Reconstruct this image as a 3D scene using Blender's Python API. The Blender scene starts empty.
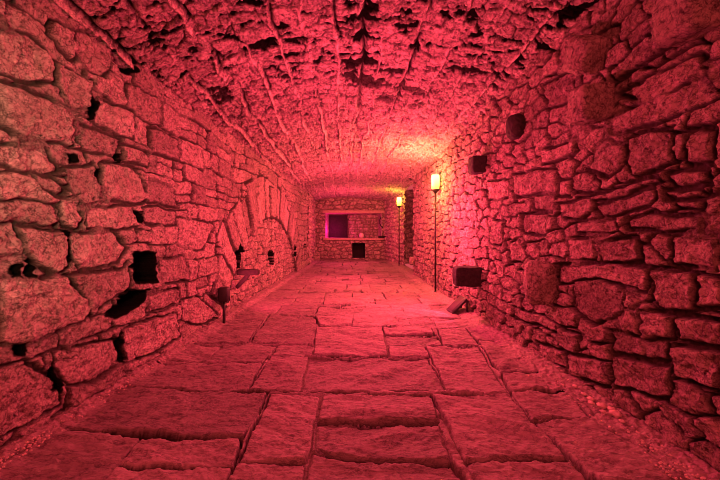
import bpy, bmesh, math, random
import numpy as np
from mathutils import Vector, Matrix, noise as mnoise

random.seed(7)
S = bpy.context.scene
COL = S.collection
# outlines of the larger stones and slabs, in metres: walls (distance along corridor, height), floor (across, along)
LEFT_STONES=[[(1.78,1.97),(1.91,2),(2.18,1.96),(2.21,1.92),(2.21,1.75),(2.01,1.74),(1.84,1.73),(1.78,1.76)],[(2.11,2.23),(2.36,2.25),(2.34,2.06),(2.24,2),(2.17,2.01),(2.11,2.1)],[(1.79,2.25),(1.95,2.3),(2.1,2.22),(2.09,2.09),(1.92,2.04),(1.79,2.03)],[(2.26,2.52),(2.39,2.55),(2.59,2.55),(2.58,2.45),(2.47,2.32),(2.33,2.32),(2.26,2.36)],[(2.07,2.48),(2.22,2.51),(2.28,2.38),(2.22,2.31),(2.13,2.33),(2.06,2.39)],[(2.43,2.14),(2.81,2.18),(2.85,1.97),(2.63,1.95),(2.41,1.97)],[(2.25,1.9),(2.43,1.93),(2.67,1.91),(2.63,1.74),(2.3,1.75),(2.26,1.81)],[(2.16,1.59),(2.41,1.66),(2.44,1.43),(2.3,1.38),(2.2,1.46)],[(1.98,1.53),(2.08,1.51),(2.17,1.46),(2.13,1.41),(2.01,1.44)],[(1.77,1.66),(2.01,1.69),(2.13,1.58),(2.08,1.54),(1.87,1.54),(1.77,1.56)],[(2.13,1.39),(2.26,1.4),(2.28,1.27),(2.24,1.21),(2.13,1.24)],[(2.33,1.37),(2.58,1.38),(2.82,1.41),(2.85,1.24),(2.61,1.2),(2.33,1.23)],[(2.93,1.39),(3.44,1.4),(3.44,1.25),(2.95,1.27)],[(1.87,1.21),(2.14,1.2),(2.19,0.97),(2.1,0.93),(1.98,1.01),(1.91,1.1)],[(2.22,1.19),(2.61,1.18),(2.74,1.04),(2.63,0.95),(2.3,0.93),(2.21,1.04)],[(1.77,0.95),(1.92,0.93),(2.18,0.91),(2.39,0.64),(2.3,0.56),(1.92,0.55),(1.77,0.6)],[(2.22,0.91),(2.63,0.89),(2.74,0.94),(2.76,0.75),(2.51,0.65),(2.39,0.58)],[(2.67,0.41),(2.86,0.43),(3.44,0.35),(3.5,0.12),(3.14,0.09),(2.69,0.13)],[(2.11,0.45),(2.34,0.41),(2.61,0.36),(2.65,0.15),(2.43,0.13),(2.2,0.2),(2.11,0.33)],[(1.77,0.45),(1.92,0.46),(2.11,0.24),(2.15,0.09),(1.92,0.1),(1.77,0.11)],[(2.99,2.12),(3.44,2.11),(3.48,1.92),(3.02,1.89)],[(3.52,2.18),(3.99,2.16),(4.04,1.91),(3.52,1.92)],[(3.48,1.34),(4.31,1.3),(4.02,0.96),(3.48,1.02)],[(3.14,0.94),(3.61,0.9),(3.68,0.66),(3.17,0.69)],[(2.97,1.64),(3.4,1.62),(3.44,1.44),(2.99,1.43)],[(2.47,1.67),(2.8,1.71),(3.06,1.47),(2.86,1.43),(2.48,1.43)],[(2.69,1.87),(2.97,1.88),(2.99,1.77),(2.72,1.74)],[(3.55,0.47),(3.83,0.46),(4.43,0.08),(4.02,0.08),(3.59,0.23)],[(2.99,0.65),(3.52,0.58),(3.52,0.46),(2.99,0.48)]]
LEFT_HOLES=[[(2.78,1),(2.82,1.02),(3.09,1),(3.11,0.72),(2.8,0.76)],[(2.5,0.57),(2.74,0.71),(2.97,0.68),(2.95,0.57),(2.63,0.51)],[(5.06,0.84),(5.22,0.99),(5.44,0.82),(5.39,0.6),(5.06,0.63)],[(6.89,0.77),(7.28,0.77),(7.36,0.46),(6.96,0.5)],[(9.13,0.8),(9.39,0.79),(9.46,0.48),(9.19,0.5)],[(10.46,0.77),(10.99,0.75),(10.99,0.55),(10.46,0.58)]]
LEFT_GAPS=[[(2.37,2.12),(2.44,2.11),(2.4,2.03),(2.36,1.98),(2.34,2.03)],[(2.21,1.69),(2.25,1.7),(2.26,1.66),(2.22,1.65)],[(2.43,1.63),(2.46,1.63),(2.46,1.55),(2.43,1.56)],[(2.85,1.36),(2.91,1.36),(2.91,1.25),(2.86,1.27)],[(2.16,1.2),(2.19,1.19),(2.21,1.02),(2.19,0.96)],[(1.86,1.01),(1.9,1.02),(1.89,0.95),(1.85,0.96)],[(1.94,1.04),(1.97,1.01),(1.98,0.94),(1.94,0.95)],[(2.63,0.41),(2.67,0.41),(2.68,0.16),(2.64,0.16)],[(1.84,0.56),(1.91,0.55),(1.92,0.49),(1.85,0.52)],[(2.07,0.35),(2.1,0.35),(2.14,0.19),(2.09,0.21)],[(2.58,2.56),(2.74,2.63),(2.86,2.56),(2.76,2.48),(2.63,2.5)],[(2.63,1.76),(2.69,1.79),(2.69,1.72),(2.64,1.71)]]
RIGHT_STONES=[[(2.29,2.28),(2.04,2.34),(1.84,2.3),(1.84,2.23),(2.04,2.19),(2.26,2.2)],[(2.3,1.96),(1.7,1.97),(1.63,1.83),(1.7,1.82),(2.15,1.83),(2.29,1.86)],[(2.17,1.77),(2.04,1.79),(1.88,1.75),(1.85,1.58),(1.95,1.55),(2.1,1.52),(2.15,1.61)],[(1.9,1.51),(1.71,1.52),(1.67,1.46),(1.86,1.43)],[(1.92,1.41),(1.72,1.42),(1.69,1.38),(1.9,1.38)],[(2.48,1.44),(2.32,1.47),(1.96,1.5),(1.94,1.47),(2.28,1.41),(2.46,1.41)],[(2.44,1.37),(1.98,1.43),(1.96,1.37),(2.02,1.33),(2.37,1.29)],[(2.86,1.43),(2.47,1.44),(2.46,1.33),(2.59,1.28),(2.81,1.31)],[(2.18,1.25),(1.98,1.29),(1.71,1.28),(1.72,1.21),(2.15,1.19)],[(2.67,1.26),(2.25,1.27),(2.24,1.19),(2.65,1.17)],[(2.5,1.64),(2.44,1.79),(2.31,1.82),(2.2,1.73),(2.21,1.62),(2.32,1.57)],[(2.68,1.5),(2.55,1.65),(2.4,1.54),(2.44,1.47)],[(3.11,1.92),(2.67,1.91),(2.66,1.81),(3.1,1.79)],[(2.68,0.81),(2.37,0.85),(2.19,0.81),(2.18,0.67),(2.46,0.53),(2.66,0.59)],[(2.88,0.9),(2.37,0.98),(2.03,0.97),(2.04,0.84),(2.46,0.85),(2.86,0.77)],[(2,0.97),(1.78,0.97),(1.77,0.77),(1.91,0.75),(1.99,0.84)],[(2.74,1.12),(2.46,1.14),(2.44,1),(2.71,0.97)],[(2.39,1.12),(2.07,1.14),(2.06,1.01),(2.37,0.98)],[(1.88,1.17),(1.64,1.18),(1.64,1.02),(1.87,1)],[(2.07,0.72),(1.87,0.74),(1.87,0.6),(2.06,0.56)],[(2.3,0.52),(1.91,0.58),(1.9,0.47),(2.3,0.38)],[(2.85,0.39),(2.61,0.38),(2.64,0.22),(2.85,0.22)],[(3.18,0.14),(2.81,0.19),(2.78,0.07),(3.1,-0)],[(2.77,0.18),(2.37,0.28),(2.32,0.12),(2.73,0.03)],[(1.7,1.37),(1.61,1.41),(1.61,1.21),(1.69,1.2)],[(3.66,1.79),(2.9,1.72),(2.88,1.52),(3.6,1.55)],[(3.45,1.36),(3.02,1.35),(3.04,1.17),(3.43,1.17)],[(3.25,1.52),(2.89,1.5),(2.93,1.37),(3.23,1.39)],[(2.88,1.62),(2.73,1.62),(2.73,1.49),(2.86,1.5)],[(3.73,1.06),(3.53,1.1),(3.36,0.92),(3.45,0.85),(3.71,0.85)],[(3.62,0.38),(2.9,0.41),(2.9,0.33),(3.62,0.27)],[(4.17,1.3),(3.83,1.31),(3.88,1.03),(4.2,1.04)],[(1.78,1.72),(1.66,1.68),(1.67,1.54),(1.79,1.55)],[(3.1,2.52),(2.68,2.48),(2.66,2.26),(3.02,2.27)],[(2.23,2.09),(1.75,2.1),(1.68,1.98),(2.04,1.95)],[(1.75,0.97),(1.61,0.97),(1.61,0.85),(1.74,0.79)],[(1.84,0.73),(1.61,0.76),(1.61,0.62),(1.83,0.6)],[(1.87,0.56),(1.61,0.59),(1.61,0.42),(1.84,0.4)],[(2.28,0.36),(1.89,0.44),(1.87,0.27),(2.26,0.15)],[(4.32,1.81),(3.75,1.75),(3.73,1.55),(4.26,1.59)]]
FLOOR_SLABS=[[(-1.73,1.71),(-1.71,2.03),(-1.17,1.94),(-1.14,1.62),(-1.72,1.57)],[(-1.15,1.93),(-0.59,1.95),(-0.57,1.73),(-1.13,1.73)],[(-1.13,1.7),(-0.57,1.7),(-0.56,1.57),(-1.12,1.57)],[(-1.72,2.06),(-1.67,2.55),(-0.56,2.49),(-0.58,1.98)],[(-0.52,2.47),(-0.17,2.46),(-0.2,1.77),(-0.54,1.77)],[(-0.54,1.74),(-0.2,1.74),(-0.2,1.56),(-0.55,1.56)],[(-0.14,2.46),(0.63,2.47),(0.59,2.15),(-0.15,2.15)],[(-0.15,2.09),(0.58,2.09),(0.55,1.76),(0.3,1.78),(-0.07,1.81),(-0.15,1.87)],[(-0.16,1.83),(-0.07,1.78),(0.29,1.75),(0.55,1.73),(0.58,1.56),(-0.17,1.56)],[(0.65,2.46),(1.19,2.47),(1.17,1.8),(0.64,1.77)],[(0.64,1.74),(1.17,1.76),(1.16,1.56),(0.63,1.56)],[(1.23,2.49),(1.64,2.5),(1.57,2.18),(1.22,2.17)],[(1.21,2.12),(1.55,2.15),(1.65,1.63),(1.2,1.56)],[(-1.67,2.6),(-1.66,3.02),(-0.73,3.04),(-0.72,2.55)],[(-1.68,3.11),(-1.6,3.52),(-1.26,3.52),(-1.26,3.11)],[(-1.24,3.11),(-1.23,3.52),(-0.69,3.52),(-0.73,3.09)],[(-0.66,3.52),(-0.3,3.52),(-0.32,3.24),(-0.67,3.24)],[(-0.67,3.19),(-0.33,3.19),(-0.33,2.55),(-0.7,2.55)],[(-0.3,3.19),(0.78,3.19),(0.77,2.55),(-0.3,2.55)],[(-0.32,4.12),(0.48,4.16),(0.42,3.26),(-0.28,3.26)],[(0.5,4.16),(1.07,4.16),(1.04,3.89),(0.48,3.92)],[(0.49,3.85),(1.05,3.81),(1.03,3.55),(0.46,3.58)],[(0.47,3.52),(0.84,3.52),(0.82,3.24),(0.44,3.24)],[(0.86,3.49),(1.38,3.49),(1.21,2.53),(0.79,2.53)],[(1.42,3.46),(1.73,3.46),(1.65,2.89),(1.33,2.87)],[(1.32,2.81),(1.64,2.83),(1.64,2.55),(1.25,2.53)],[(-1.59,3.64),(-1.52,4.48),(-1.07,4.48),(-1.03,3.64)],[(-0.99,3.64),(-1.03,4.8),(-0.42,4.74),(-0.31,4.25),(-0.32,3.61)],[(-0.38,4.74),(0.14,4.74),(0.11,4.25),(-0.29,4.25)],[(-0.37,5.3),(0.33,5.3),(0.3,4.86),(-0.39,4.86)],[(0.15,4.77),(0.35,5.23),(0.9,5.2),(0.84,4.21),(0.12,4.21)],[(0.91,5.16),(1.63,5.16),(1.6,4.64),(0.87,4.64)],[(0.88,4.53),(1.2,4.53),(1.16,4.25),(0.86,4.25)],[(1.16,4.16),(1.49,4.16),(1.43,3.55),(1.05,3.58)]]
FLOOR_GAPS=[[(-1.73,2.06),(-1.26,2.01),(-0.57,1.98),(-0.57,1.94),(-1.23,1.96)],[(-0.15,2.15),(0.6,2.15),(0.58,2.11),(-0.15,2.11)],[(-0.15,1.89),(-0.07,1.83),(0.3,1.79),(0.54,1.76),(0.54,1.73),(0.3,1.76),(-0.07,1.8)],[(0.65,1.77),(1.18,1.8),(1.18,1.77),(0.64,1.74)],[(1.21,2.18),(1.58,2.19),(1.56,2.16),(1.21,2.15)],[(-1.66,2.58),(-1.07,2.55),(-0.4,2.53),(0.43,2.56),(0.78,2.57),(0.77,2.53),(0.42,2.52),(-0.69,2.51),(-1.06,2.52)],[(-0.54,1.77),(-0.21,1.77),(-0.21,1.75),(-0.53,1.75)],[(-1.67,3.04),(-0.74,3.09),(-0.73,3.07),(-1.65,3.02)],[(-1.6,3.61),(-0.32,3.59),(-0.31,3.56),(-1.59,3.58)],[(-0.3,3.25),(0.78,3.25),(0.78,3.22),(-0.29,3.22)],[(1.02,2.53),(1.66,2.53),(1.64,2.5),(1.01,2.51)],[(1.33,2.87),(1.65,2.88),(1.64,2.85),(1.32,2.84)],[(0.48,3.9),(1.07,3.87),(1.06,3.84),(0.48,3.87)],[(0.46,3.56),(1.42,3.53),(1.41,3.51),(0.46,3.53)]]

XL = lambda y: -1.90 + 0.067 * y
XR = lambda y: 1.77 + 0.008 * y
ZL = lambda y: 2.565 - 0.012 * y
ZR = lambda y: 2.90 - 0.042 * y
END = 13.8

# ---------------------------------------------------------------- noise
def hsh(ix, iy, seed):
    n = (ix.astype(np.int64) * 374761393 + iy.astype(np.int64) * 668265263 + seed * 1274126177) & 0xffffffff
    n = ((n ^ (n >> 13)) * 1274126177) & 0xffffffff
    n = ((n ^ (n >> 16)) * 2246822519) & 0xffffffff
    n = n ^ (n >> 15)
    return (n & 0xffffff) / float(0x1000000)

def perlin(x, y, seed=0):
    ix = np.floor(x); iy = np.floor(y); fx = x - ix; fy = y - iy
    def g(dx, dy):
        a = hsh(ix + dx, iy + dy, seed) * 2 * np.pi
        return np.cos(a) * (fx - dx) + np.sin(a) * (fy - dy)
    u = fx**3 * (fx * (fx * 6 - 15) + 10); v = fy**3 * (fy * (fy * 6 - 15) + 10)
    return 1.5 * ((g(0, 0) * (1 - u) + g(1, 0) * u) * (1 - v) + (g(0, 1) * (1 - u) + g(1, 1) * u) * v)

def fbm(x, y, octv=5, seed=0, gain=0.5, lac=2.03):
    a = 1.0; s = 0; f = 1.0
    for o in range(octv):
        s = s + a * perlin(x * f + 17.3 * o, y * f - 9.1 * o, seed + o); a *= gain; f *= lac
    return s

def ridged(x, y, octv=4, seed=0):
    a = 1.0; s = 0; f = 1.0
    for o in range(octv):
        s = s + a * (0.5 - np.abs(perlin(x * f + 5.3 * o, y * f + 3.7 * o, seed + o))); a *= 0.5; f *= 2.1
    return s

def facets(x, y, seed=0, slope=0.5):
    """broken rock: every cell of a jittered grid is a tilted plane"""
    ix = np.floor(x); iy = np.floor(y)
    best = np.full(x.shape, 1e9); val = np.zeros(x.shape)
    for dx in (-1, 0, 1):
        for dy in (-1, 0, 1):
            cx = ix + dx; cy = iy + dy
            px = cx + hsh(cx, cy, seed); py = cy + hsh(cx, cy, seed + 1)
            d = (x - px)**2 + (y - py)**2
            h = (hsh(cx, cy, seed + 2) - .5) + slope * ((hsh(cx, cy, seed + 3) - .5) * (x - px) + (hsh(cx, cy, seed + 4) - .5) * (y - py)) * 2
            m = d < best
            best = np.where(m, d, best); val = np.where(m, h, val)
    return val

def sstep(a, b, x):
    t = np.clip((x - a) / (b - a), 0, 1)
    return t * t * (3 - 2 * t)

# ---------------------------------------------------------------- masonry layout
def poly_sdf(U, V, P):
    """signed distance to a polygon, positive inside"""
    P = np.array(P, float); n = len(P)
    d2 = np.full(U.shape, 1e9); ins = np.zeros(U.shape, bool)
    for i in range(n):
        a = P[i]; b = P[(i + 1) % n]; e = b - a
        wx = U - a[0]; wy = V - a[1]
        t = np.clip((wx * e[0] + wy * e[1]) / max(e @ e, 1e-12), 0, 1)
        d2 = np.minimum(d2, (wx - t * e[0])**2 + (wy - t * e[1])**2)
        c = (a[1] > V) != (b[1] > V)
        if abs(e[1]) > 1e-9:
            ins ^= c & (U < a[0] + (V - a[1]) / e[1] * e[0])
    d = np.sqrt(d2)
    return np.where(ins, d, -d)

def union(U, V, polys, seed, margin=0.1):
    D = np.full(U.shape, -9.0); I = np.zeros(U.shape)
    for k, P in enumerate(polys):
        xs = [p[0] for p in P]; ys = [p[1] for p in P]
        m = (U > min(xs) - margin) & (U < max(xs) + margin) & (V > min(ys) - margin) & (V < max(ys) + margin)
        if not m.any(): continue
        d = poly_sdf(U[m], V[m], P)
        cur = D[m]; better = d > cur
        cur[better] = d[better]; D[m] = cur
        ci = I[m]; ci[better] = seed * 1000 + k; I[m] = ci
    return D, I

def courses(U, V, seed, hmin, hmax, lmin, lmax):
    """rows of stones of uneven height and length; distance to the edge of the stone and its id"""
    rng = np.random.default_rng(seed)
    vb = [-0.6]
    while vb[-1] < 16: vb.append(vb[-1] + rng.uniform(hmin, hmax))
    vb = np.array(vb)
    ci = np.clip(np.searchsorted(vb, V) - 1, 0, len(vb) - 2)
    D = np.zeros(U.shape); I = np.zeros(U.shape)
    for c in np.unique(ci):
        m = ci == c
        rngc = np.random.default_rng(seed * 977 + int(c))
        ub = [-4.0 - rngc.uniform(0, lmax)]
        while ub[-1] < 17: ub.append(ub[-1] + rngc.uniform(lmin, lmax))
        ub = np.array(ub); u = U[m]; v = V[m]
        j = np.clip(np.searchsorted(ub, u) - 1, 0, len(ub) - 2)
        k = rngc.uniform(-.25, .25, len(ub))                        # slanted upright joints
        mid = (vb[c] + vb[c + 1]) / 2
        us = u + k[j] * (v - mid) * 0
        a = np.minimum(us - ub[j], ub[j + 1] - us)
        b = np.minimum(v - vb[c], vb[c + 1] - v)
        # some stones split once more into two thin ones
        r = hsh(j, np.full(j.shape, c), seed)
        hh = vb[c + 1] - vb[c]
        sp = (r > .74) & (hh > .13)
        cut = vb[c] + hh * (.35 + .3 * hsh(j, np.full(j.shape, c), seed + 5))
        b2 = np.where(v < cut, np.minimum(v - vb[c], cut - v), np.minimum(v - cut, vb[c + 1] - v))
        b = np.where(sp, b2, b)
        D[m] = np.minimum(a, b) - 0.25 * np.maximum(0, 0.05 - np.maximum(a, b))
        I[m] = c * 400 + j * 2 + np.where(sp & (v < cut), 1, 0)
    return D, I

def rubble(U, V, seed, su, sv, ju=.75, jv=.55):
    """rubble laid roughly in courses: jittered brick cells; distance to the nearest edge and id"""
    x = U / su; y = V / sv
    iy = np.floor(y)
    F1 = np.full(U.shape, 1e9); NX = np.zeros(U.shape); NY = np.zeros(U.shape); I = np.zeros(U.shape)
    pts = []
    for dy in (-1, 0, 1):
        ry = iy + dy; sh = hsh(ry, ry * 0 + 4, seed + 9); ix = np.floor(x - sh)
        for dx in (-1, 0, 1):
            cx = ix + dx
            px = (cx + .5 + ju * (hsh(cx, ry, seed) - .5) + sh) * su; py = (ry + .5 + jv * (hsh(cx, ry, seed + 1) - .5)) * sv
            cid = cx * 613 + ry * 7 + 50000
            d = (U - px)**2 + ((V - py) * su / sv)**2
            pts.append((px, py, d, cid))
            m = d < F1
            F1 = np.where(m, d, F1); NX = np.where(m, px, NX); NY = np.where(m, py, NY); I = np.where(m, cid, I)
    D = np.full(U.shape, 1e9); k = su / sv
    for px, py, d, cid in pts:
        ex = px - NX; ey = (py - NY) * k; L = np.hypot(ex, ey)
        ok = cid != I
        e = ((NX + px) / 2 - U) * ex + ((NY + py) / 2 - V) * k * ey
        e = e / np.maximum(L, 1e-6) / (1 + (k - 1) * np.abs(ey) / np.maximum(L, 1e-6))
        D = np.where(ok, np.minimum(D, e), D)
    return D, I

def stonework(U, V, seed, fill, traced=(), holes=(), gaps=(), arch=False, rough=1.0, depth=.05, jw=.008, warp=.02, hole_depth=.36, rad=.035, worn=None):
    wu = U + warp * fbm(U * 3.1, V * 3.1, 3, seed + 11) + .008 * perlin(U * 17, V * 17, seed + 14)
    wv = V + warp * fbm(U * 2.7, V * 2.7, 3, seed + 21) + .008 * perlin(U * 17, V * 17, seed + 24)
    wv2 = wv + .05 * perlin(U * .7, V * .4, seed + 2)
    if len(fill) == 2:
        D, I = rubble(wu, wv2, seed, *fill)
        big = hsh(np.floor(U / .9), np.floor(V / .5), seed + 6)
    else: D, I = courses(wu, wv2, seed, *fill)
    base = np.zeros(U.shape)
    if arch:
        cu, cv, r0 = 7.1, -1.3, 2.75
        rho = np.hypot(wu - cu, wv - cv); th = np.arctan2(wu - cu, wv - cv)
        inner = rho < r0
        Ds, Is = rubble(wu + 3, wv + 5, seed + 3, .19, .13)
        D = np.where(inner, np.minimum(Ds, r0 - rho), D); I = np.where(inner, Is + 70000, I)
        base = np.where(inner, -.07 * sstep(0, .03, r0 - rho), 0)
        dth = .095
        tw = th + .12 * dth * np.sin(th * 37)
        k = np.floor(tw / dth); fr = tw / dth - k
        r1 = 3.3 + .42 * hsh(k, k * 0, 5)
        dv = np.minimum(np.minimum(fr, 1 - fr) * dth * rho, np.minimum(rho - r0, r1 - rho))
        ring = (dv > -.02) & (np.abs(th) < 1.15)
        D = np.where(ring, dv, np.where(inner, D, np.minimum(D, np.where(np.abs(th) < 1.15, np.maximum(rho - r1, r0 - rho), 9))))
        I = np.where(ring, -500 - k, I)
    if traced:
        Dt, It = union(wu, wv, traced, 91)
        D = np.minimum(D, -Dt - .012)
        I = np.where(Dt > D, It + .5, I); D = np.maximum(D, Dt)
    q1 = hsh(I, I * 0 + 3, seed + 31); q2 = hsh(I, I * 0 + 5, seed + 32); q3 = hsh(I, I * 0 + 7, seed + 33); q4 = hsh(I, I * 0 + 9, seed + 34)
    d = D - jw * (1 + .9 * perlin(U * 6, V * 6, seed + 40)) - (np.where(I < 0, .024, 0) if arch else 0)
    r = rad * (.35 + .7 * q2)
    prof = np.sqrt(np.clip(1 - (1 - np.clip(d / r, 0, 1))**2, 0, 1))
    ou = U + q1 * 57; ov = V + q3 * 43
    fx = facets(ou * 7 + .6 * fbm(ou * 5, ov * 5, 2, seed + 41), ov * 9 + .6 * fbm(ou * 5, ov * 5, 2, seed + 42), seed + 50, .7)
    fx2 = facets(ou * 19 + .8 * fbm(ou * 11, ov * 11, 2, seed + 43), ov * 23, seed + 60, .8)
    rg = fbm(ou * 9, ov * 12, 5, seed + 70, .6)
    rd = ridged(ou * 6 + rg * .2, ov * 13, 4, seed + 75)
    surf = (.015 * fx + .011 * fx2 + .015 * rg + .011 * rd) * rough
    off = (q1 - .45) * .034 + (q2 - .5) * .16 * np.clip(D, 0, .2)
    if arch:
        vs_ = I < 0; surf = surf * np.where(vs_, .6, 1); off = off + np.where(vs_, (q4 - .5) * .05, 0)
    h = -depth + prof * (depth + off + surf)
    out = 1 - sstep(-.002, .012, d)
    h = h + out * (.012 * fbm(U * 25, V * 25, 3, seed + 80))
    # bits of mortar smeared flush with the stones
    smear = sstep(.28, .5, fbm(U * 2.3, V * 2.3, 3, seed + 85)) * out
    h = h + smear * (.03 + .008 * fbm(U * 40, V * 40, 2, seed + 86))
    tone = .72 + .45 * q3 + .10 * rg
    joint = out * (1 - .5 * smear)
    recess_black = np.zeros(U.shape)
    if gaps:
        Dg, _ = union(wu, wv, gaps, 92)
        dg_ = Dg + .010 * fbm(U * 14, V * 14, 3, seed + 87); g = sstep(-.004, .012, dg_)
        h = h * (1 - g) + g * (-.10 + .01 * rg); recess_black = np.maximum(recess_black, sstep(-.020, -.006, dg_))
    if holes:
        Dh, _ = union(U + .012 * fbm(U * 9, V * 9, 3, seed + 88), V + .012 * fbm(U * 9, V * 9, 3, seed + 89), holes, 93)
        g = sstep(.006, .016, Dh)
        h = h * (1 - g) + g * (-hole_depth + .02 * rg); recess_black = np.maximum(recess_black, sstep(-.016, -.004, Dh))  # deep shade of the sockets painted in as black, slightly past the rim
    return h + base, np.clip(tone, .3, 1.4), joint, recess_black

# ---------------------------------------------------------------- materials
def nodes(name):
    m = bpy.data.materials.new(name); m.use_nodes = True
    nt = m.node_tree; nt.nodes.clear()
    out = nt.nodes.new('ShaderNodeOutputMaterial'); b = nt.nodes.new('ShaderNodeBsdfPrincipled')
    nt.links.new(b.outputs[0], out.inputs[0])
    return m, nt, b

def mixc(nt, fac, a, b, mode='MIX'):
    n = nt.nodes.new('ShaderNodeMix'); n.data_type = 'RGBA'; n.blend_type = mode
    for sock, v in ((n.inputs[0], fac), (n.inputs[6], a), (n.inputs[7], b)):
        if hasattr(v, 'is_linked'): nt.links.new(v, sock)
        elif isinstance(v, (int, float)): sock.default_value = v
        else: sock.default_value = (*v, 1)
    return n.outputs[2]

def ntex(nt, co, scale, detail=6, rough=.6, dist=0):
    n = nt.nodes.new('ShaderNodeTexNoise'); n.inputs['Scale'].default_value = scale
    n.inputs['Detail'].default_value = detail; n.inputs['Roughness'].default_value = rough; n.inputs['Distortion'].default_value = dist
    nt.links.new(co, n.inputs['Vector']); return n.outputs['Fac']

def ramp(nt, v, stops):
    n = nt.nodes.new('ShaderNodeValToRGB'); nt.links.new(v, n.inputs[0])
    e = n.color_ramp.elements
    while len(e) < len(stops): e.new(.5)
    for x, (p, c) in zip(e, stops): x.position = p; x.color = (*c, 1)
    return n.outputs[0]

def stone_mat(name, light, dark, mortar, black=(.008, .010, .007), fleck=.5, rough=.8, bump=.5, spec=.3, fine=38, veins=.65, stretch=(1, 1, 1), turn=0):
    m, nt, b = nodes(name)
    tc = nt.nodes.new('ShaderNodeTexCoord'); co = tc.outputs['Object']
    mp = nt.nodes.new('ShaderNodeMapping'); mp.inputs['Scale'].default_value = stretch; mp.inputs['Rotation'].default_value = (0, 0, turn)
    nt.links.new(co, mp.inputs[0]); co = mp.outputs[0]
    at = nt.nodes.new('ShaderNodeAttribute'); at.attribute_name = 'mask'
    sep = nt.nodes.new('ShaderNodeSeparateColor'); nt.links.new(at.outputs['Color'], sep.inputs[0])
    c = mixc(nt, ramp(nt, ntex(nt, co, 4.5, 8, .65, .4), [(.3, (0, 0, 0)), (.7, (1, 1, 1))]), light, dark)
    tone = nt.nodes.new('ShaderNodeCombineColor')
    for i in range(3): nt.links.new(sep.outputs[0], tone.inputs[i])
    c = mixc(nt, 1.0, c, tone.outputs[0], 'MULTIPLY')
    fl = ramp(nt, ntex(nt, co, fine, 5, .7, .6), [(.34, (.10, .095, .085)), (.47, (.85, .85, .85)), (.60, (1.0, 1.0, 1.0)), (.72, (1.7, 1.7, 1.65))])
    c = mixc(nt, fleck, c, fl, 'MULTIPLY')
    def vein(scale, w, dist):
        return ramp(nt, ntex(nt, co, scale, 7, .62, dist), [(.5 - w, (1, 1, 1)), (.5 - w * .3, (.12, .11, .10)), (.5 + w * .3, (.12, .11, .10)), (.5 + w, (1, 1, 1))])
    c = mixc(nt, veins, c, vein(fine * .22, .022, .5), 'MULTIPLY')
    c = mixc(nt, veins * .8, c, vein(fine * .6, .03, .3), 'MULTIPLY')
    c = mixc(nt, sep.outputs[1], c, mixc(nt, ntex(nt, co, 60, 4, .7), [x * .6 for x in mortar], [x * 1.3 for x in mortar]))
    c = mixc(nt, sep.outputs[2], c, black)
    nt.links.new(c, b.inputs['Base Color'])
    b.inputs['Roughness'].default_value = rough
    sp_ = nt.nodes.new('ShaderNodeMapRange'); sp_.inputs['To Min'].default_value = spec; sp_.inputs['To Max'].default_value = 0
    nt.links.new(sep.outputs[2], sp_.inputs['Value']); nt.links.new(sp_.outputs[0], b.inputs['Specular IOR Level'])
    n1 = ntex(nt, co, fine * 1.3, 8, .75, .3); n2 = ntex(nt, co, fine * .45, 6, .65, .8)
    b1 = nt.nodes.new('ShaderNodeBump'); b1.inputs['Strength'].default_value = bump; b1.inputs['Distance'].default_value = .05
    b2 = nt.nodes.new('ShaderNodeBump'); b2.inputs['Strength'].default_value = bump; b2.inputs['Distance'].default_value = .03
    nt.links.new(n2, b1.inputs['Height']); nt.links.new(n1, b2.inputs['Height']); nt.links.new(b1.outputs[0], b2.inputs['Normal'])
    nt.links.new(b2.outputs[0], b.inputs['Normal'])
    return m

def simple_mat(name, a, b_, scale=20, rough=.6, metal=0, bump=.3, stretch=(1, 1, 1)):
    m, nt, b = nodes(name)
    tc = nt.nodes.new('ShaderNodeTexCoord'); mp = nt.nodes.new('ShaderNodeMapping'); mp.inputs['Scale'].default_value = stretch
    nt.links.new(tc.outputs['Object'], mp.inputs[0]); co = mp.outputs[0]
    f = ntex(nt, co, scale, 6, .65, .4)
    nt.links.new(mixc(nt, ramp(nt, f, [(.35, (0, 0, 0)), (.65, (1, 1, 1))]), a, b_), b.inputs['Base Color'])
    b.inputs['Roughness'].default_value = rough; b.inputs['Metallic'].default_value = metal
    n = nt.nodes.new('ShaderNodeBump'); n.inputs['Strength'].default_value = bump; n.inputs['Distance'].default_value = .01
    nt.links.new(f, n.inputs['Height']); nt.links.new(n.outputs[0], b.inputs['Normal'])
    return m

def glow_mat(name, c, strength, c2=None):
    m, nt, b = nodes(name)
    b.inputs['Base Color'].default_value = (*c, 1); b.inputs['Roughness'].default_value = .55
    if c2:
        tc = nt.nodes.new('ShaderNodeTexCoord'); s = nt.nodes.new('ShaderNodeSeparateXYZ'); nt.links.new(tc.outputs['Generated'], s.inputs[0])
        nt.links.new(ramp(nt, s.outputs[2], [(.15, c), (.85, c2)]), b.inputs['Emission Color'])
    else: b.inputs['Emission Color'].default_value = (*c, 1)
    b.inputs['Emission Strength'].default_value = strength
    return m

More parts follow.
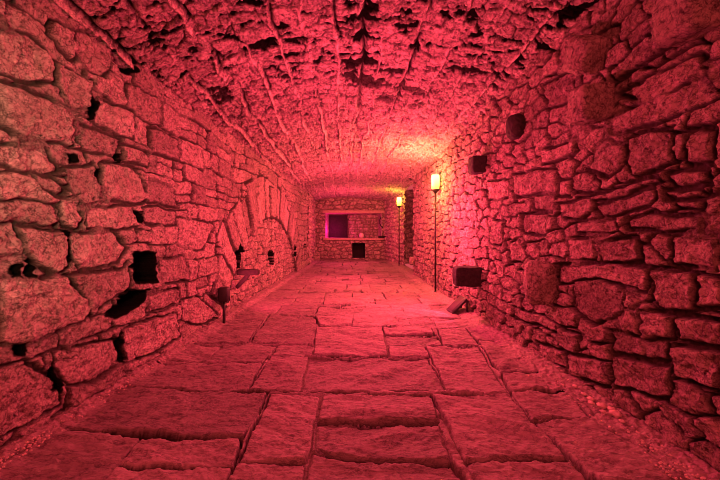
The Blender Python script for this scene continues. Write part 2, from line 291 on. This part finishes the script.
M = {}
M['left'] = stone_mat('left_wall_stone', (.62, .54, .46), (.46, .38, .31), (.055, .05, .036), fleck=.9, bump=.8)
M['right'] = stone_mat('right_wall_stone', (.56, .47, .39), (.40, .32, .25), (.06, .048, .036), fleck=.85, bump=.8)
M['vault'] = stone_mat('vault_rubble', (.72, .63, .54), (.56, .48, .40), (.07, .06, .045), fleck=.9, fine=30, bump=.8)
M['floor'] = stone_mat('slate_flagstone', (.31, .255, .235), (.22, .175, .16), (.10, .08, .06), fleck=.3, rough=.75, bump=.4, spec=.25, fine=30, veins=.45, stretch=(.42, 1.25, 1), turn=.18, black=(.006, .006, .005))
M['end'] = stone_mat('end_wall_stone', (.55, .47, .40), (.40, .33, .27), (.18, .14, .11), fleck=.6, fine=16)
M['rock'] = simple_mat('pale_rubble', (.62, .52, .43), (.42, .34, .27), 30, .9)
M['corbel'] = simple_mat('corbel_stone', (.52, .42, .34), (.34, .26, .20), 22, .85, bump=.6)
M['timber'] = simple_mat('old_dark_timber', (.026, .022, .016), (.009, .008, .006), 26, .95, bump=.7, stretch=(1, .25, 1))
M['iron'] = simple_mat('dark_iron', (.030, .026, .022), (.015, .012, .010), 60, .5, .6)
M['plastic'] = simple_mat('black_housing', (.022, .022, .020), (.014, .014, .012), 80, .45)
M['torch'] = glow_mat('torch_glass', (1.0, .50, .05), 1.6, (.62, .75, .20))
M['lens'] = glow_mat('red_lens', (.02, .004, .004), .05)
M['pot'] = simple_mat('pale_pot', (.75, .7, .66), (.6, .55, .5), 20, .6)

# ---------------------------------------------------------------- mesh helpers
def grid_obj(name, P, mask, mat, kind='structure', flip=False, drop=None):
    """P: (n, m, 3) points -> one smooth mesh"""
    n, m, _ = P.shape
    idx = np.arange(n * m).reshape(n, m)
    q = np.stack([idx[:-1, :-1], idx[1:, :-1], idx[1:, 1:], idx[:-1, 1:]], -1).reshape(-1, 4)
    if drop is not None: q = q[~drop[:-1, :-1].reshape(-1)]
    if flip: q = q[:, ::-1]
    me = bpy.data.meshes.new(name)
    me.vertices.add(n * m); me.vertices.foreach_set('co', P.reshape(-1).astype(np.float32))
    me.loops.add(q.size); me.loops.foreach_set('vertex_index', q.reshape(-1).astype(np.int32))
    me.polygons.add(len(q)); me.polygons.foreach_set('loop_start', (np.arange(len(q)) * 4).astype(np.int32))
    me.polygons.foreach_set('loop_total', np.full(len(q), 4, np.int32))
    me.update(calc_edges=True)
    me.polygons.foreach_set('use_smooth', np.ones(len(q), bool))
    a = me.attributes.new('mask', 'FLOAT_COLOR', 'POINT')
    col = np.ones((n * m, 4), np.float32)
    for i, k in enumerate(mask): col[:, i] = k.reshape(-1)
    a.data.foreach_set('color', col.reshape(-1))
    me.materials.append(mat); me.validate()
    o = bpy.data.objects.new(name, me); COL.objects.link(o); o['kind'] = kind
    return o

def spacing(a, b, f):
    u = [a]
    while u[-1] < b: u.append(u[-1] + f(u[-1]))
    return np.array(u)

def link(name, bm, mat, parent=None, smooth=True):
    me = bpy.data.meshes.new(name)
    bmesh.ops.recalc_face_normals(bm, faces=bm.faces)
    bm.to_mesh(me); bm.free(); me.materials.append(mat)
    if smooth: me.polygons.foreach_set('use_smooth', np.ones(len(me.polygons), bool))
    o = bpy.data.objects.new(name, me); COL.objects.link(o)
    if parent: o.parent = parent
    return o

def tag(o, label, cat, group=None, kind=None):
    o['label'] = label; o['category'] = cat
    if group: o['group'] = group
    if kind: o['kind'] = kind
    return o

def empty(name, loc, label, cat, group=None, rz=0):
    o = bpy.data.objects.new(name, None); COL.objects.link(o); o.location = loc; o.rotation_euler = (0, 0, rz)
    o.empty_display_size = .1
    return tag(o, label, cat, group)

def add_box(bm, c, s, bev=.004, rot=None, seg=2):
    r = bmesh.ops.create_cube(bm, size=1); vs = r['verts']
    bmesh.ops.scale(bm, vec=s, verts=vs)
    if bev:
        es = list({e for v in vs for e in v.link_edges})
        rr = bmesh.ops.bevel(bm, geom=es, offset=bev, segments=seg, affect='EDGES', profile=.5)
        vs = list({v for f in rr['faces'] for v in f.verts} | {v for v in vs if v.is_valid})
    if rot: bmesh.ops.rotate(bm, cent=(0, 0, 0), matrix=rot, verts=vs)
    bmesh.ops.translate(bm, vec=c, verts=vs)

def add_tube(bm, pts, r, n=12, r1=None):
    pts = [Vector(p) for p in pts]; rings = []
    for i, p in enumerate(pts):
        t = (pts[min(i + 1, len(pts) - 1)] - pts[max(i - 1, 0)]).normalized()
        a = t.orthogonal().normalized() if i == 0 else (rings_a - t * rings_a.dot(t)).normalized()
        rings_a = a; b = t.cross(a)
        rr = r if r1 is None else r + (r1 - r) * i / (len(pts) - 1)
        rings.append([bm.verts.new(p + rr * (a * math.cos(k * 2 * math.pi / n) + b * math.sin(k * 2 * math.pi / n))) for k in range(n)])
    for A, B in zip(rings, rings[1:]):
        for k in range(n): bm.faces.new((A[k], A[(k + 1) % n], B[(k + 1) % n], B[k]))
    bm.faces.new(rings[0][::-1]); bm.faces.new(rings[-1])

def add_lathe(bm, prof, n=24, c=(0, 0, 0)):
    rings = []
    for r, z in prof:
        rings.append([bm.verts.new((c[0] + r * math.cos(k * 2 * math.pi / n), c[1] + r * math.sin(k * 2 * math.pi / n), c[2] + z)) for k in range(n)])
    for A, B in zip(rings, rings[1:]):
        for k in range(n): bm.faces.new((A[k], A[(k + 1) % n], B[(k + 1) % n], B[k]))
    if prof[0][0] > 1e-4: bm.faces.new(rings[0][::-1])
    if prof[-1][0] > 1e-4: bm.faces.new(rings[-1])
    bmesh.ops.remove_doubles(bm, verts=bm.verts, dist=1e-5)

def block_bm(sx, sy, sz, power=6, amp=.012, freq=9, seed=0, cuts=22):
    """weathered block: rounded box with broken faces, centred at the origin"""
    bm = bmesh.new(); bmesh.ops.create_cube(bm, size=2)
    bmesh.ops.subdivide_edges(bm, edges=bm.edges[:], cuts=cuts, use_grid_fill=True)
    o = Vector((seed * 3.1, seed * 1.7, seed * 2.3))
    for v in bm.verts:
        p = v.co
        n = (abs(p.x)**power + abs(p.y)**power + abs(p.z)**power)**(1 / power)
        p = p / n
        q = Vector((p.x * sx / 2, p.y * sy / 2, p.z * sz / 2))
        k = mnoise.noise(q * freq + o) * amp + mnoise.noise(q * freq * 3.1 + o) * amp * .5 + mnoise.noise(q * freq * 8 + o) * amp * .25
        v.co = q + p.normalized() * k
    return bm

# ---------------------------------------------------------------- the setting
dU = lambda y: .05 if y < 1.25 else .0032 * (y / 1.5)**1.28
# left wall
u = spacing(-2.5, 11.55, dU); v = np.arange(-.06, 2.72, .0058)
U, V = np.meshgrid(u, v, indexing='ij')
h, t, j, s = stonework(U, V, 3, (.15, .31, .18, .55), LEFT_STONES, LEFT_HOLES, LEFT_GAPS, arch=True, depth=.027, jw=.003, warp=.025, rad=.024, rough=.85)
edge = sstep(11.55, 11.4, U)
P = np.stack([XL(U) - .02 + h - .5 * (1 - edge), U, V], -1)
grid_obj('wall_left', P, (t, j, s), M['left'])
# right wall
u = spacing(-2.5, 9.12, dU)
U, V = np.meshgrid(u, np.arange(-.06, 3.0, .0058), indexing='ij')
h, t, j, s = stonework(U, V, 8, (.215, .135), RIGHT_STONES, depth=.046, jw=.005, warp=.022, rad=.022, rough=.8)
edge = sstep(9.12, 9.03, U)
P = np.stack([XR(U) + .02 - h + .9 * (1 - edge), U, V], -1)
grid_obj('wall_right', P, (t, j, s), M['right'], flip=True)

# vault
def vault_base(a, y):
    return ZL(y) * (1 - a) + ZR(y) * a + (.30 - .012 * y) * (1 - np.abs(2 * a - 1)**2.2)
u = spacing(-2.5, 13.95, lambda y: .05 if y < 1.6 else .0045 * (y / 1.9)**1.4)
a = np.linspace(0, 1, 520)
Y, A = np.meshgrid(u, a, indexing='ij')
X = (XL(Y) - .12) * (1 - A) + (XR(Y) + .12) * A
xw = X + .05 * fbm(X * 1.5, Y * 1.3, 4, 201)
lines = np.array([-2.3, -1.72, -1.46, -1.17, -.86, -.55, -.30, -.06, .16, .37, .66, .98, 1.28, 1.62, 2.4])
k = np.clip(np.searchsorted(lines, xw) - 1, 0, len(lines) - 2)
dl = xw - lines[k]; dr = lines[k + 1] - xw
# stones of each shuttered strip: short along the corridor, broken and stepped
kk = hsh(k, k * 0, 71) * 1.7
yw = Y + .05 * fbm(X * 6, Y * 4, 3, 205) + kk
D, I = rubble(X + .04 * fbm(X * 5, Y * 5, 2, 207) + kk * 5, yw, 40, .24, .15)
q1 = hsh(I + k * 7919, k * 0 + 1, 72); q2 = hsh(I + k * 7919, k * 0 + 2, 73)
fx = facets(X * 6 + .5 * fbm(X * 5, Y * 5, 2, 211) + kk, yw * 11, 220, .9)
fx2 = facets(X * 14 + .7 * fbm(X * 9, Y * 9, 2, 212), yw * 26, 230, .9)
rg = fbm(X * 8, Y * 16, 5, 240, .6)
rd = ridged(X * 5 + .3 * rg, Y * 14, 4, 250)
cr = sstep(.012, -.002, D + .01 * perlin(X * 9, Y * 9, 260))
h = .034 * (q1 - .5) + .012 * fx + .014 * fx2 + .012 * rg + .014 * rd + .010 * fbm(X * 17, Y * 30, 3, 245, .65) - .03 * cr
fin_on = sstep(-.25, .05, fbm(lines[k] * 3 + 2, Y * 1.3, 3, 270)); fin_on2 = sstep(-.25, .05, fbm(lines[k + 1] * 3 + 2, Y * 1.3, 3, 270))
fin = np.exp(-(dl / .010)**2) * fin_on + np.exp(-(dr / .010)**2) * fin_on2
h = h * (1 - .75 * np.clip(fin, 0, 1)) + .036 * np.clip(fin, 0, 1)
step_ = hsh(k, k * 0, 77) - .5
h = h + .014 * step_
groove = np.exp(-((dl - .035) / .02)**2) * hsh(k, k * 0, 79)
h = h - .028 * groove
# black mouldy patches where stones fell out or soot has settled
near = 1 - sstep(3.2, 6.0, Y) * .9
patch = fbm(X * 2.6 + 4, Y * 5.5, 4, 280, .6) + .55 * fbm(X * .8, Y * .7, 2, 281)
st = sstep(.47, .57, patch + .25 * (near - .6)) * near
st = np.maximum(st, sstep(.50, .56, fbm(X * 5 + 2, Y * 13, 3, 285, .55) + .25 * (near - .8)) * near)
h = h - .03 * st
tone = .75 + .3 * q2 + .10 * rg
tone = tone * (1 - np.clip(fin, 0, 1)) + 1.35 * np.clip(fin, 0, 1)
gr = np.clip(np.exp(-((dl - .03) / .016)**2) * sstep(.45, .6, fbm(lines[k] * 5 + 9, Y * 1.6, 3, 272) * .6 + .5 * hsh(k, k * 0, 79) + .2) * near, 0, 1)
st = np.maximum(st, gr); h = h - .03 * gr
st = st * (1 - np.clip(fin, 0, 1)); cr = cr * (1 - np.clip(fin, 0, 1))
h = h * (.62 + .5 * sstep(2.5, 5.5, Y))
Z = vault_base(A, Y) - h
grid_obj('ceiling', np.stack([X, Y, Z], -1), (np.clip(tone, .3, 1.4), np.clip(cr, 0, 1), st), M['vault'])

# floor: flagstones
u = spacing(-2.5, 13.9, lambda y: .05 if y < 1.3 else .0042 * (y / 1.5)**1.15)
x = np.linspace(-1.95, 2.05, 760)
Y, X = np.meshgrid(u, x, indexing='ij')
wx = X + .010 * fbm(X * 5, Y * 5, 3, 301) + .004 * perlin(X * 30, Y * 30, 305); wy = Y + .012 * fbm(X * 4, Y * 4, 3, 302) + .005 * perlin(X * 30, Y * 30, 306)
D, I = courses(wx * 1.0, wy, 15, .35, .62, .45, 1.05)
Dt, It = union(wx, wy, FLOOR_SLABS, 95, .06)
D = np.minimum(D, -Dt - .012); I = np.where(Dt > D, It + .5, I); D = np.maximum(D, Dt)
q1 = hsh(I, I * 0 + 1, 311); q2 = hsh(I, I * 0 + 2, 312); q3 = hsh(I, I * 0 + 3, 313)
d = D - np.where(Dt > D - 1e-9, -.006, .001 + .0010 * np.clip(Y - 4, 0, 6))
prof = np.sqrt(np.clip(1 - (1 - np.clip(d / .012, 0, 1))**2, 0, 1))
rot = q2 * 3.1
ox = X + q1 * 31; oy = Y + q3 * 23
cu_ = np.cos(rot * .5 - .8); su_ = np.sin(rot * .5 - .8)
tx = (ox * cu_ - oy * su_) * 1.6; ty = (ox * su_ + oy * cu_) * 5
lv = (fbm(tx, ty, 4, 320, .5) + .4 * q2) * 5.5
fr = lv - np.floor(lv)
terr = (np.floor(lv) + sstep(.86, 1.0, fr)) / 5.5
surf = .026 * terr + .004 * fbm(ox * 12, oy * 22, 5, 330, .6) + .0025 * ridged(ox * 9, oy * 25, 3, 335)
gx = (q3 - .5) * .03
h = -.045 + prof * (.045 + surf + (q1 - .5) * .022 + gx * perlin(X * .9, Y * .9, 337))
sand = sstep(-.05, .35, fbm(X * 1.7, Y * .6, 2, 340)) * sstep(.012, .0, d)
h = np.maximum(h, -.045 + .034 * sand + .008 * fbm(X * 40, Y * 40, 3, 345))
out = 1 - sstep(0, .006, d)
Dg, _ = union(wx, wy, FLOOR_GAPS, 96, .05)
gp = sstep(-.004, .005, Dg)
h = h * (1 - gp) - .07 * gp
# dirt washed against the feet of both walls
er = sstep(.30, .10, XR(Y) - X + .06 * fbm(X * 3, Y * 2.5, 4, 350)); el = sstep(.16, .03, X - XL(Y) + .05 * fbm(X * 3, Y * 3, 4, 351))
e = np.clip(er + el, 0, 1)
h = h * (1 - e) + e * (.004 + .035 * np.clip(sstep(.25, 0, XR(Y) - X) + sstep(.15, 0, X - XL(Y)), 0, 1) + .012 * fbm(X * 22, Y * 22, 4, 352, .6))
tone = .80 + .35 * q2 + .1 * terr
tone = tone * (1 - e) + e * 1.25
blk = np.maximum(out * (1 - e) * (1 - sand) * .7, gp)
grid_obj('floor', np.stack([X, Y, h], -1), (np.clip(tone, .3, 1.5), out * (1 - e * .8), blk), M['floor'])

# end of the corridor: recess on the right, far right wall, left return, end wall with its alcove
def plain_wall(name, p0, p1, z0, z1, seed, fill, flip=False, drop=None, step=.03, mat='end', amp=1.0, depth=.05):
    p0 = Vector(p0); p1 = Vector(p1); L = (p1 - p0).length; dirv = (p1 - p0) / L; nrm = Vector((dirv.y, -dirv.x))
    if flip: nrm = -nrm
    u = np.linspace(0, L, max(int(L / step), 8)); v = np.linspace(z0, z1, max(int((z1 - z0) / step), 8))
    U, V = np.meshgrid(u, v, indexing='ij')
    h, t, j, s = stonework(U, V, seed, fill, depth=depth, jw=.012, rad=.05)
    h = h * amp
    P = np.stack([p0.x + dirv.x * U + nrm.x * h, p0.y + dirv.y * U + nrm.y * h, V], -1)
    return grid_obj(name, P, (t, j, s), M[mat], drop=drop(U, V) if drop else None, flip=flip)
plain_wall('wall_right_recess', (2.62, 9.0), (2.62, 12.65), -.05, 2.7, 21, (.26, .17), flip=True)
plain_wall('wall_right_return', (2.7, 12.6), (1.86, 12.6), -.05, 2.7, 22, (.26, .17), flip=True)
plain_wall('wall_right_far', (1.98, 11.0), (1.68, 13.9), -.05, 2.6, 23, (.24, .15), flip=True, step=.02)
plain_wall('wall_left_far', (-1.14, 11.2), (-1.12, 13.9), -.05, 2.6, 24, (.24, .15), step=.02)
NX0, NX1, NZ0, NZ1 = -.72, 1.56, .86, 1.88         # alcove
HX0, HX1, HZ0, HZ1 = .36, .90, .07, .66            # hearth under it
hole = lambda U, V: ((U - 1.4 > NX0) & (U - 1.4 < NX1) & (V > NZ0) & (V < NZ1)) | ((U - 1.4 > HX0) & (U - 1.4 < HX1) & (V > HZ0) & (V < HZ1))
plain_wall('wall_back', (-1.4, END), (2.0, END), -.05, 2.7, 25, (.27, .16), drop=hole, step=.017)
def shell(name, x0, x1, z0, z1, y0, y1, splay, mat, front=True):
    """open box behind an opening"""
    bm = bmesh.new()
    a = [bm.verts.new(p) for p in ((x0, y0, z0), (x1, y0, z0), (x1, y0, z1), (x0, y0, z1))]
    b = [bm.verts.new(p) for p in ((x0 + splay, y1, z0), (x1 - splay, y1, z0), (x1 - splay, y1, z1), (x0 + splay, y1, z1))]
    for k in range(4): bm.faces.new((a[k], a[(k + 1) % 4], b[(k + 1) % 4], b[k]))
    bm.faces.new(b)
    bmesh.ops.subdivide_edges(bm, edges=bm.edges[:], cuts=12, use_grid_fill=True)
    for vv in bm.verts:
        if vv.co.y > y0 + .02: vv.co += Vector([mnoise.noise(vv.co * 6 + Vector((k * 9, 0, 0))) * .02 for k in range(3)])
    o = link(name, bm, mat); o['kind'] = 'structure'
    at = o.data.attributes.new('mask', 'FLOAT_COLOR', 'POINT')
    at.data.foreach_set('color', np.tile(np.array([.9, 0, 0, 1], np.float32), len(o.data.vertices)))
    return o
shell('wall_back_alcove', NX0, NX1, NZ0, NZ1, END - .01, END + .85, .10, M['end'])
bm = bmesh.new(); add_box(bm, (-.20, END + .78, 1.34), (.80, .06, .98), .02); o = link('trim_3', bm, M['timber']); o['kind'] = 'structure'
shell('wall_back_hearth', HX0, HX1, HZ0, HZ1, END - .01, END + .8, .02, M['timber'])
# pier face in the right half of the alcove, stone lintel and sill
plain_wall('wall_back_pier', (.26, END + .55), (1.50, END + .55), NZ0 - .02, NZ1 + .02, 26, (.09, .16, .12, .3), step=.025, amp=.6)
plain_wall('wall_back_pier_side', (.26, END + .86), (.26, END + .55), NZ0 - .02, NZ1 + .02, 27, (.09, .16, .12, .3), step=.04, amp=.4)
def slab_trim(name, c, s, seed):
    bm = block_bm(*s, power=10, amp=.012, freq=5, seed=seed, cuts=12)
    o = link(name, bm, M['corbel']); o.location = c; o['kind'] = 'structure'
slab_trim('trim_1', (.43, END + .05, 1.935), (2.55, .34, .13), 1)
slab_trim('trim_2', (.43, END + .04, .83), (2.5, .26, .10), 2)

# ---------------------------------------------------------------- things set into or standing by the walls
def block(name, x0, x1, y0, y1, z0, z1, label, cat, mat, power=8, amp=.012, seed=0, freq=9, group=None, rot=(0, 0, 0)):
    bm = block_bm(x1 - x0, y1 - y0, z1 - z0, power, amp, freq, seed)
    o = link(name, bm, M[mat])
    if mat == 'right':
        at = o.data.attributes.new('mask', 'FLOAT_COLOR', 'POINT')
        at.data.foreach_set('color', np.tile(np.array([.85, 0, 0, 1], np.float32), len(o.data.vertices)))
    o.location = ((x0 + x1) / 2, (y0 + y1) / 2, (z0 + z1) / 2); o.rotation_euler = rot
    return tag(o, label, cat, group)
block('timber_stub', 1.49, 1.84, 4.46, 4.66, .45, .71, 'dark squared timber stub jutting low from right wall above the leaning floodlight', 'beam stub', 'timber', 9, .010, 1)
block('timber_stub', 1.65, 1.84, 4.30, 4.50, 1.93, 2.15, 'dark square timber stub high on right wall, just right of the nearer torch lamp', 'beam stub', 'timber', 9, .010, 2)
block('timber_stub', 1.68, 1.84, 3.36, 3.58, 2.13, 2.38, 'dark round-ended timber stub highest on right wall under the vault', 'beam stub', 'timber', 2.6, .012, 3)
block('stone_corbel', 1.60, 1.84, 2.88, 3.06, .55, .93, 'reddish upright stone corbel projecting from right wall at knee height', 'corbel', 'right', 3.6, .014, 4, rot=(0, 0, -.35))
block('stone_corbel', 1.60, 1.84, 2.26, 2.46, 1.95, 2.20, 'square stone corbel jutting from upper right wall, lower of two close together', 'corbel', 'right', 5, .016, 5)
block('stone_corbel', 1.64, 1.84, 2.32, 2.56, 2.33, 2.58, 'diamond-tilted stone block jutting from right wall just under the vault', 'corbel', 'right', 5, .016, 6, rot=(.6, 0, 0))
block('stone_corbel', 1.65, 1.84, 1.60, 1.84, 2.17, 2.42, 'square stone block projecting from right wall at the top right corner', 'corbel', 'right', 6, .010, 7)
block('boulder', 1.74, 1.88, 8.8, 9.05, .28, .50, 'rounded stone bulging from end of right wall beside dark recess', 'stone', 'right', 3, .016, 8)

# torch poles on the right wall
def torch(loc, label, zlamp=1.95):
    t = empty('torch_lamp', loc, label, 'torch lamp', 'torch lamps along the right wall')
    bm = bmesh.new(); add_tube(bm, [(0, 0, .015), (0, 0, 1.2), (0, 0, zlamp)], .017, 12); link('pole', bm, M['iron'], t)
    bm = bmesh.new(); add_lathe(bm, [(.07, 0), (.07, .008), (.03, .02), (.02, .05), (0, .05)], 24); link('foot', bm, M['iron'], t)
    bm = bmesh.new(); add_lathe(bm, [(.018, zlamp - .06), (.05, zlamp - .02), (.075, zlamp), (.078, zlamp + .02), (0, zlamp + .02)], 24); link('cup', bm, M['iron'], t)
    bm = bmesh.new(); add_lathe(bm, [(.066, zlamp + .015), (.074, zlamp + .1), (.076, zlamp + .22), (.07, zlamp + .29), (.066, zlamp + .29), (.07, zlamp + .2), (.066, zlamp + .03)], 28)
    link('glass_shade', bm, M['torch'], t)
    bm = bmesh.new(); add_tube(bm, [(0, 0, 1.55), (.03, 0, 1.55), (.06, 0, 1.55)], .012, 10); link('wall_clamp', bm, M['iron'], t)
    return t
torch((1.745, 6.42, 0), 'nearer torch lamp, thin iron pole with glowing yellow shade, standing against right wall')
torch((1.84, 11.15, 0), 'farther torch lamp on dark pole beyond the recess, beside the end wall', 1.98)

# spike floodlight by the left wall
sp = empty('spotlight', (-1.525, 4.36, .0), 'black spotlight on a short stake at foot of left wall', 'spotlight')
bm = bmesh.new(); add_box(bm, (0, 0, .375), (.13, .11, .19), .022); link('head', bm, M['plastic'], sp)
bm = bmesh.new(); add_tube(bm, [(0, 0, 0), (0, 0, .14), (0, 0, .30)], .019, 12, .016); link('stake', bm, M['plastic'], sp)
bm = bmesh.new(); add_box(bm, (.0, .058, .375), (.10, .008, .155), .004); link('lens', bm, M['lens'], sp)
bm = bmesh.new(); add_tube(bm, [(-.068, .0, .36), (-.074, 0, .31), (-.05, 0, .268), (0, 0, .262), (.05, 0, .268), (.074, 0, .31), (.068, 0, .36)], .007, 8); link('yoke', bm, M['plastic'], sp)

# flat floodlight leaning against the right wall
fl = empty('floodlight', (1.56, 4.84, .0), 'slim dark floodlight panel leaning at a slant against foot of right wall', 'floodlight')
ang = math.atan2(.20, .20)
R_ = Matrix.Rotation(-ang, 3, 'Y')
bm = bmesh.new(); add_box(bm, (.10, .12, .11), (.30, .26, .035), .006, R_); link('panel', bm, M['plastic'], fl)
bm = bmesh.new(); add_box(bm, (.10 - .0145, .12, .11 + .0145), (.25, .21, .008), .002, R_); link('lens', bm, M['lens'], fl)
bm = bmesh.new(); add_box(bm, (.205, .0, .10), (.022, .022, .20), .003); link('prop', bm, M['plastic'], fl)
bm = bmesh.new(); add_box(bm, (.205, .24, .10), (.022, .022, .20), .003); link('prop', bm, M['plastic'], fl)

# dark bracket under the pointed niche of the left wall
br = empty('wall_bracket', (XL(5.2), 5.2, .5), 'dark wooden bracket with slanting brace under pointed hole of left wall', 'bracket')
bm = block_bm(.34, .11, .085, 8, .006, 14, 11, 8); o = link('arm', bm, M['timber'], br); o.location = (.10, 0, .055)
bm = block_bm(.30, .075, .06, 8, .005, 14, 12, 8); o = link('brace', bm, M['timber'], br); o.location = (.03, -.02, -.07); o.rotation_euler = (0, -math.radians(48), 0)

# small things at the end wall
bm = bmesh.new(); add_lathe(bm, [(.0, 0), (.07, 0), (.10, .05), (.10, .12), (.07, .17), (.055, .19), (.06, .20), (.045, .20), (.04, .17), (0, .16)], 24)
o = link('pot', bm, M['pot']); o.location = (.76, END + .10, .882); tag(o, 'small pale rounded pot on sill of the alcove in end wall', 'pot')
hk = empty('wall_hook', (1.62, END - .06, .95), 'dark curved iron hook with small ledge on end wall beside alcove', 'hook')
bm = bmesh.new(); add_tube(bm, [(-.08, -.02, .78), (-.14, -.03, .66), (-.14, -.03, .52), (-.08, -.03, .40), (-.02, -.02, .34)], .018, 10); link('hook', bm, M['iron'], hk)
bm = block_bm(.32, .16, .08, 6, .01, 8, 15, 8); o = link('ledge', bm, M['timber'], hk); o.location = (-.04, -.02, -.03)

# rubble along the right wall
def rock_bm(r, seed):
    bm = bmesh.new(); bmesh.ops.create_icosphere(bm, subdivisions=3, radius=r)
    o = Vector((seed * 2.7, seed, -seed * 1.3))
    for vv in bm.verts:
        n = vv.co.normalized()
        vv.co = n * r * (1 + .35 * mnoise.noise(n * 1.6 + o) + .15 * mnoise.noise(n * 4 + o)) * (1 if n.z > 0 else .8)
        vv.co.z *= .65
    return bm
ROCKS = [(1.70, 2.33, .024), (1.665, 2.28, .020), (1.705, 2.24, .030), (1.715, 2.14, .036), (1.66, 2.17, .018), (1.70, 2.40, .018), (1.735, 2.20, .024), (1.69, 2.06, .016), (1.72, 2.52, .02)]
for i, (x_, y_, r_) in enumerate(ROCKS):
    o = link('rubble_stone', rock_bm(r_, i + 1), M['rock']); o.location = (x_, y_, .040); o.rotation_euler = (0, 0, i * 1.3)
    tag(o, 'small pale stone lying in loose rubble at foot of right wall', 'stone', 'rubble stones at the foot of the right wall')
def gravel(name, n, fx_, label):
    bm = bmesh.new()
    for i in range(n):
        y_ = 1.6 + 6.5 * random.random()**1.8; r_ = random.uniform(.003, .009)
        x_ = fx_(y_)
        if x_ > 0 and (4.7 < y_ < 5.3 or 6.3 < y_ < 6.55): continue
        if any(math.hypot(x_ - p[0], y_ - p[1]) < p[2] + .02 for p in ROCKS): continue
        mm = Matrix.Translation((x_, y_, .028 + r_ * .3)) @ Matrix.Rotation(random.random() * 6, 4, 'Z') @ Matrix.Diagonal((1, random.uniform(.6, 1), random.uniform(.5, .8), 1))
        vs = bmesh.ops.create_icosphere(bm, subdivisions=1, radius=r_, matrix=mm)['verts']
        for vv in vs: vv.co += Vector((random.uniform(-1, 1), random.uniform(-1, 1), random.uniform(-1, 1))) * r_ * .25
    return tag(link(name, bm, M['rock'], smooth=False), label, 'gravel', kind='stuff')
gravel('gravel', 520, lambda y: XR(y) - .03 - .2 * random.random()**1.5, 'loose gravel strip along foot of right wall')
gravel('gravel', 500, lambda y: XL(y) + .03 + .10 * random.random()**1.5, 'loose crumbs and gravel along foot of left wall')

# ---------------------------------------------------------------- light
RED = (1.0, .052, .125)
def lamp(name, kind, loc, power, color, size=.1, target=None, **kw):
    l = bpy.data.lights.new(name, kind); l.energy = power; l.color = color
    if kind == 'AREA': l.size = size
    else: l.shadow_soft_size = size
    for a_, b_ in kw.items(): setattr(l, a_, b_)
    o = bpy.data.objects.new(name, l); COL.objects.link(o); o.location = loc
    if target: o.rotation_euler = (Vector(target) - Vector(loc)).to_track_quat('-Z', 'Y').to_euler()
    return o
lamp('floodlight_beam', 'AREA', (1.60, 4.96, .17), 10, RED, .22, (.4, 4.7, 1.25))
lamp('spotlight_beam', 'SPOT', (-1.46, 4.54, .38), 55, RED, .04, (1.4, 9.6, 1.2), spot_size=math.radians(100), spot_blend=.8)
lamp('corridor_fill', 'POINT', (.20, 3.2, 1.75), 62, RED, .03)  # added red fill lights hanging in mid-air, no fitting behind them
lamp('corridor_fill', 'POINT', (1.0, 5.2, 1.35), 105, RED, .03)
lamp('corridor_fill', 'POINT', (.25, 8.0, 1.5), 75, RED, .03)
lamp('corridor_fill', 'POINT', (.3, 11.6, 1.5), 55, RED, .03)
lamp('torch_light', 'POINT', (1.30, 6.42, 2.05), 75, (1.0, .13, .09), .05)
lamp('torch_flame', 'POINT', (1.40, 6.2, 2.02), 17, (1.0, .42, .05), .04)
lamp('torch_flame', 'POINT', (1.62, 11.0, 2.15), 12, (1.0, .42, .05), .04)
lamp('alcove_light', 'POINT', (-.40, END + .25, 1.2), 12, (1.0, .01, .25), .03)
lamp('rear_flood', 'AREA', (-.2, -1.6, 2.2), 50, (1.0, .075, .09), 1.2, (0, 4, 1.0))
lamp('rear_lamp', 'SPOT', (-.6, .1, 1.6), 55, (1.0, .60, .38), .15, (-1.85, 1.55, 1.55), spot_size=math.radians(62), spot_blend=1.0)

W = bpy.data.worlds.new('World'); S.world = W; W.use_nodes = True
bg = W.node_tree.nodes['Background']; bg.inputs[0].default_value = (1.0, .10, .12, 1); bg.inputs[1].default_value = .25

cam = bpy.data.cameras.new('Camera'); co = bpy.data.objects.new('Camera', cam); COL.objects.link(co)
co.location = (0, 0, 1.2); co.rotation_euler = (math.pi / 2, 0, 0)
cam.sensor_width = 36; cam.lens = 17.0; cam.shift_x = 17 / 720; cam.shift_y = -10 / 720; cam.clip_start = .05
S.camera = co
S.cycles.filter_width = 0.9
S.cycles.use_denoising = True
S.cycles.denoising_prefilter = 'ACCURATE'
S.cycles.denoising_input_passes = 'RGB_ALBEDO_NORMAL'
S.cycles.max_bounces = 6
S.view_settings.view_transform = 'Standard'; S.view_settings.look = 'None'
S.view_settings.gamma = 1; S.view_settings.exposure = 1.42; S.view_settings.use_curve_mapping = False
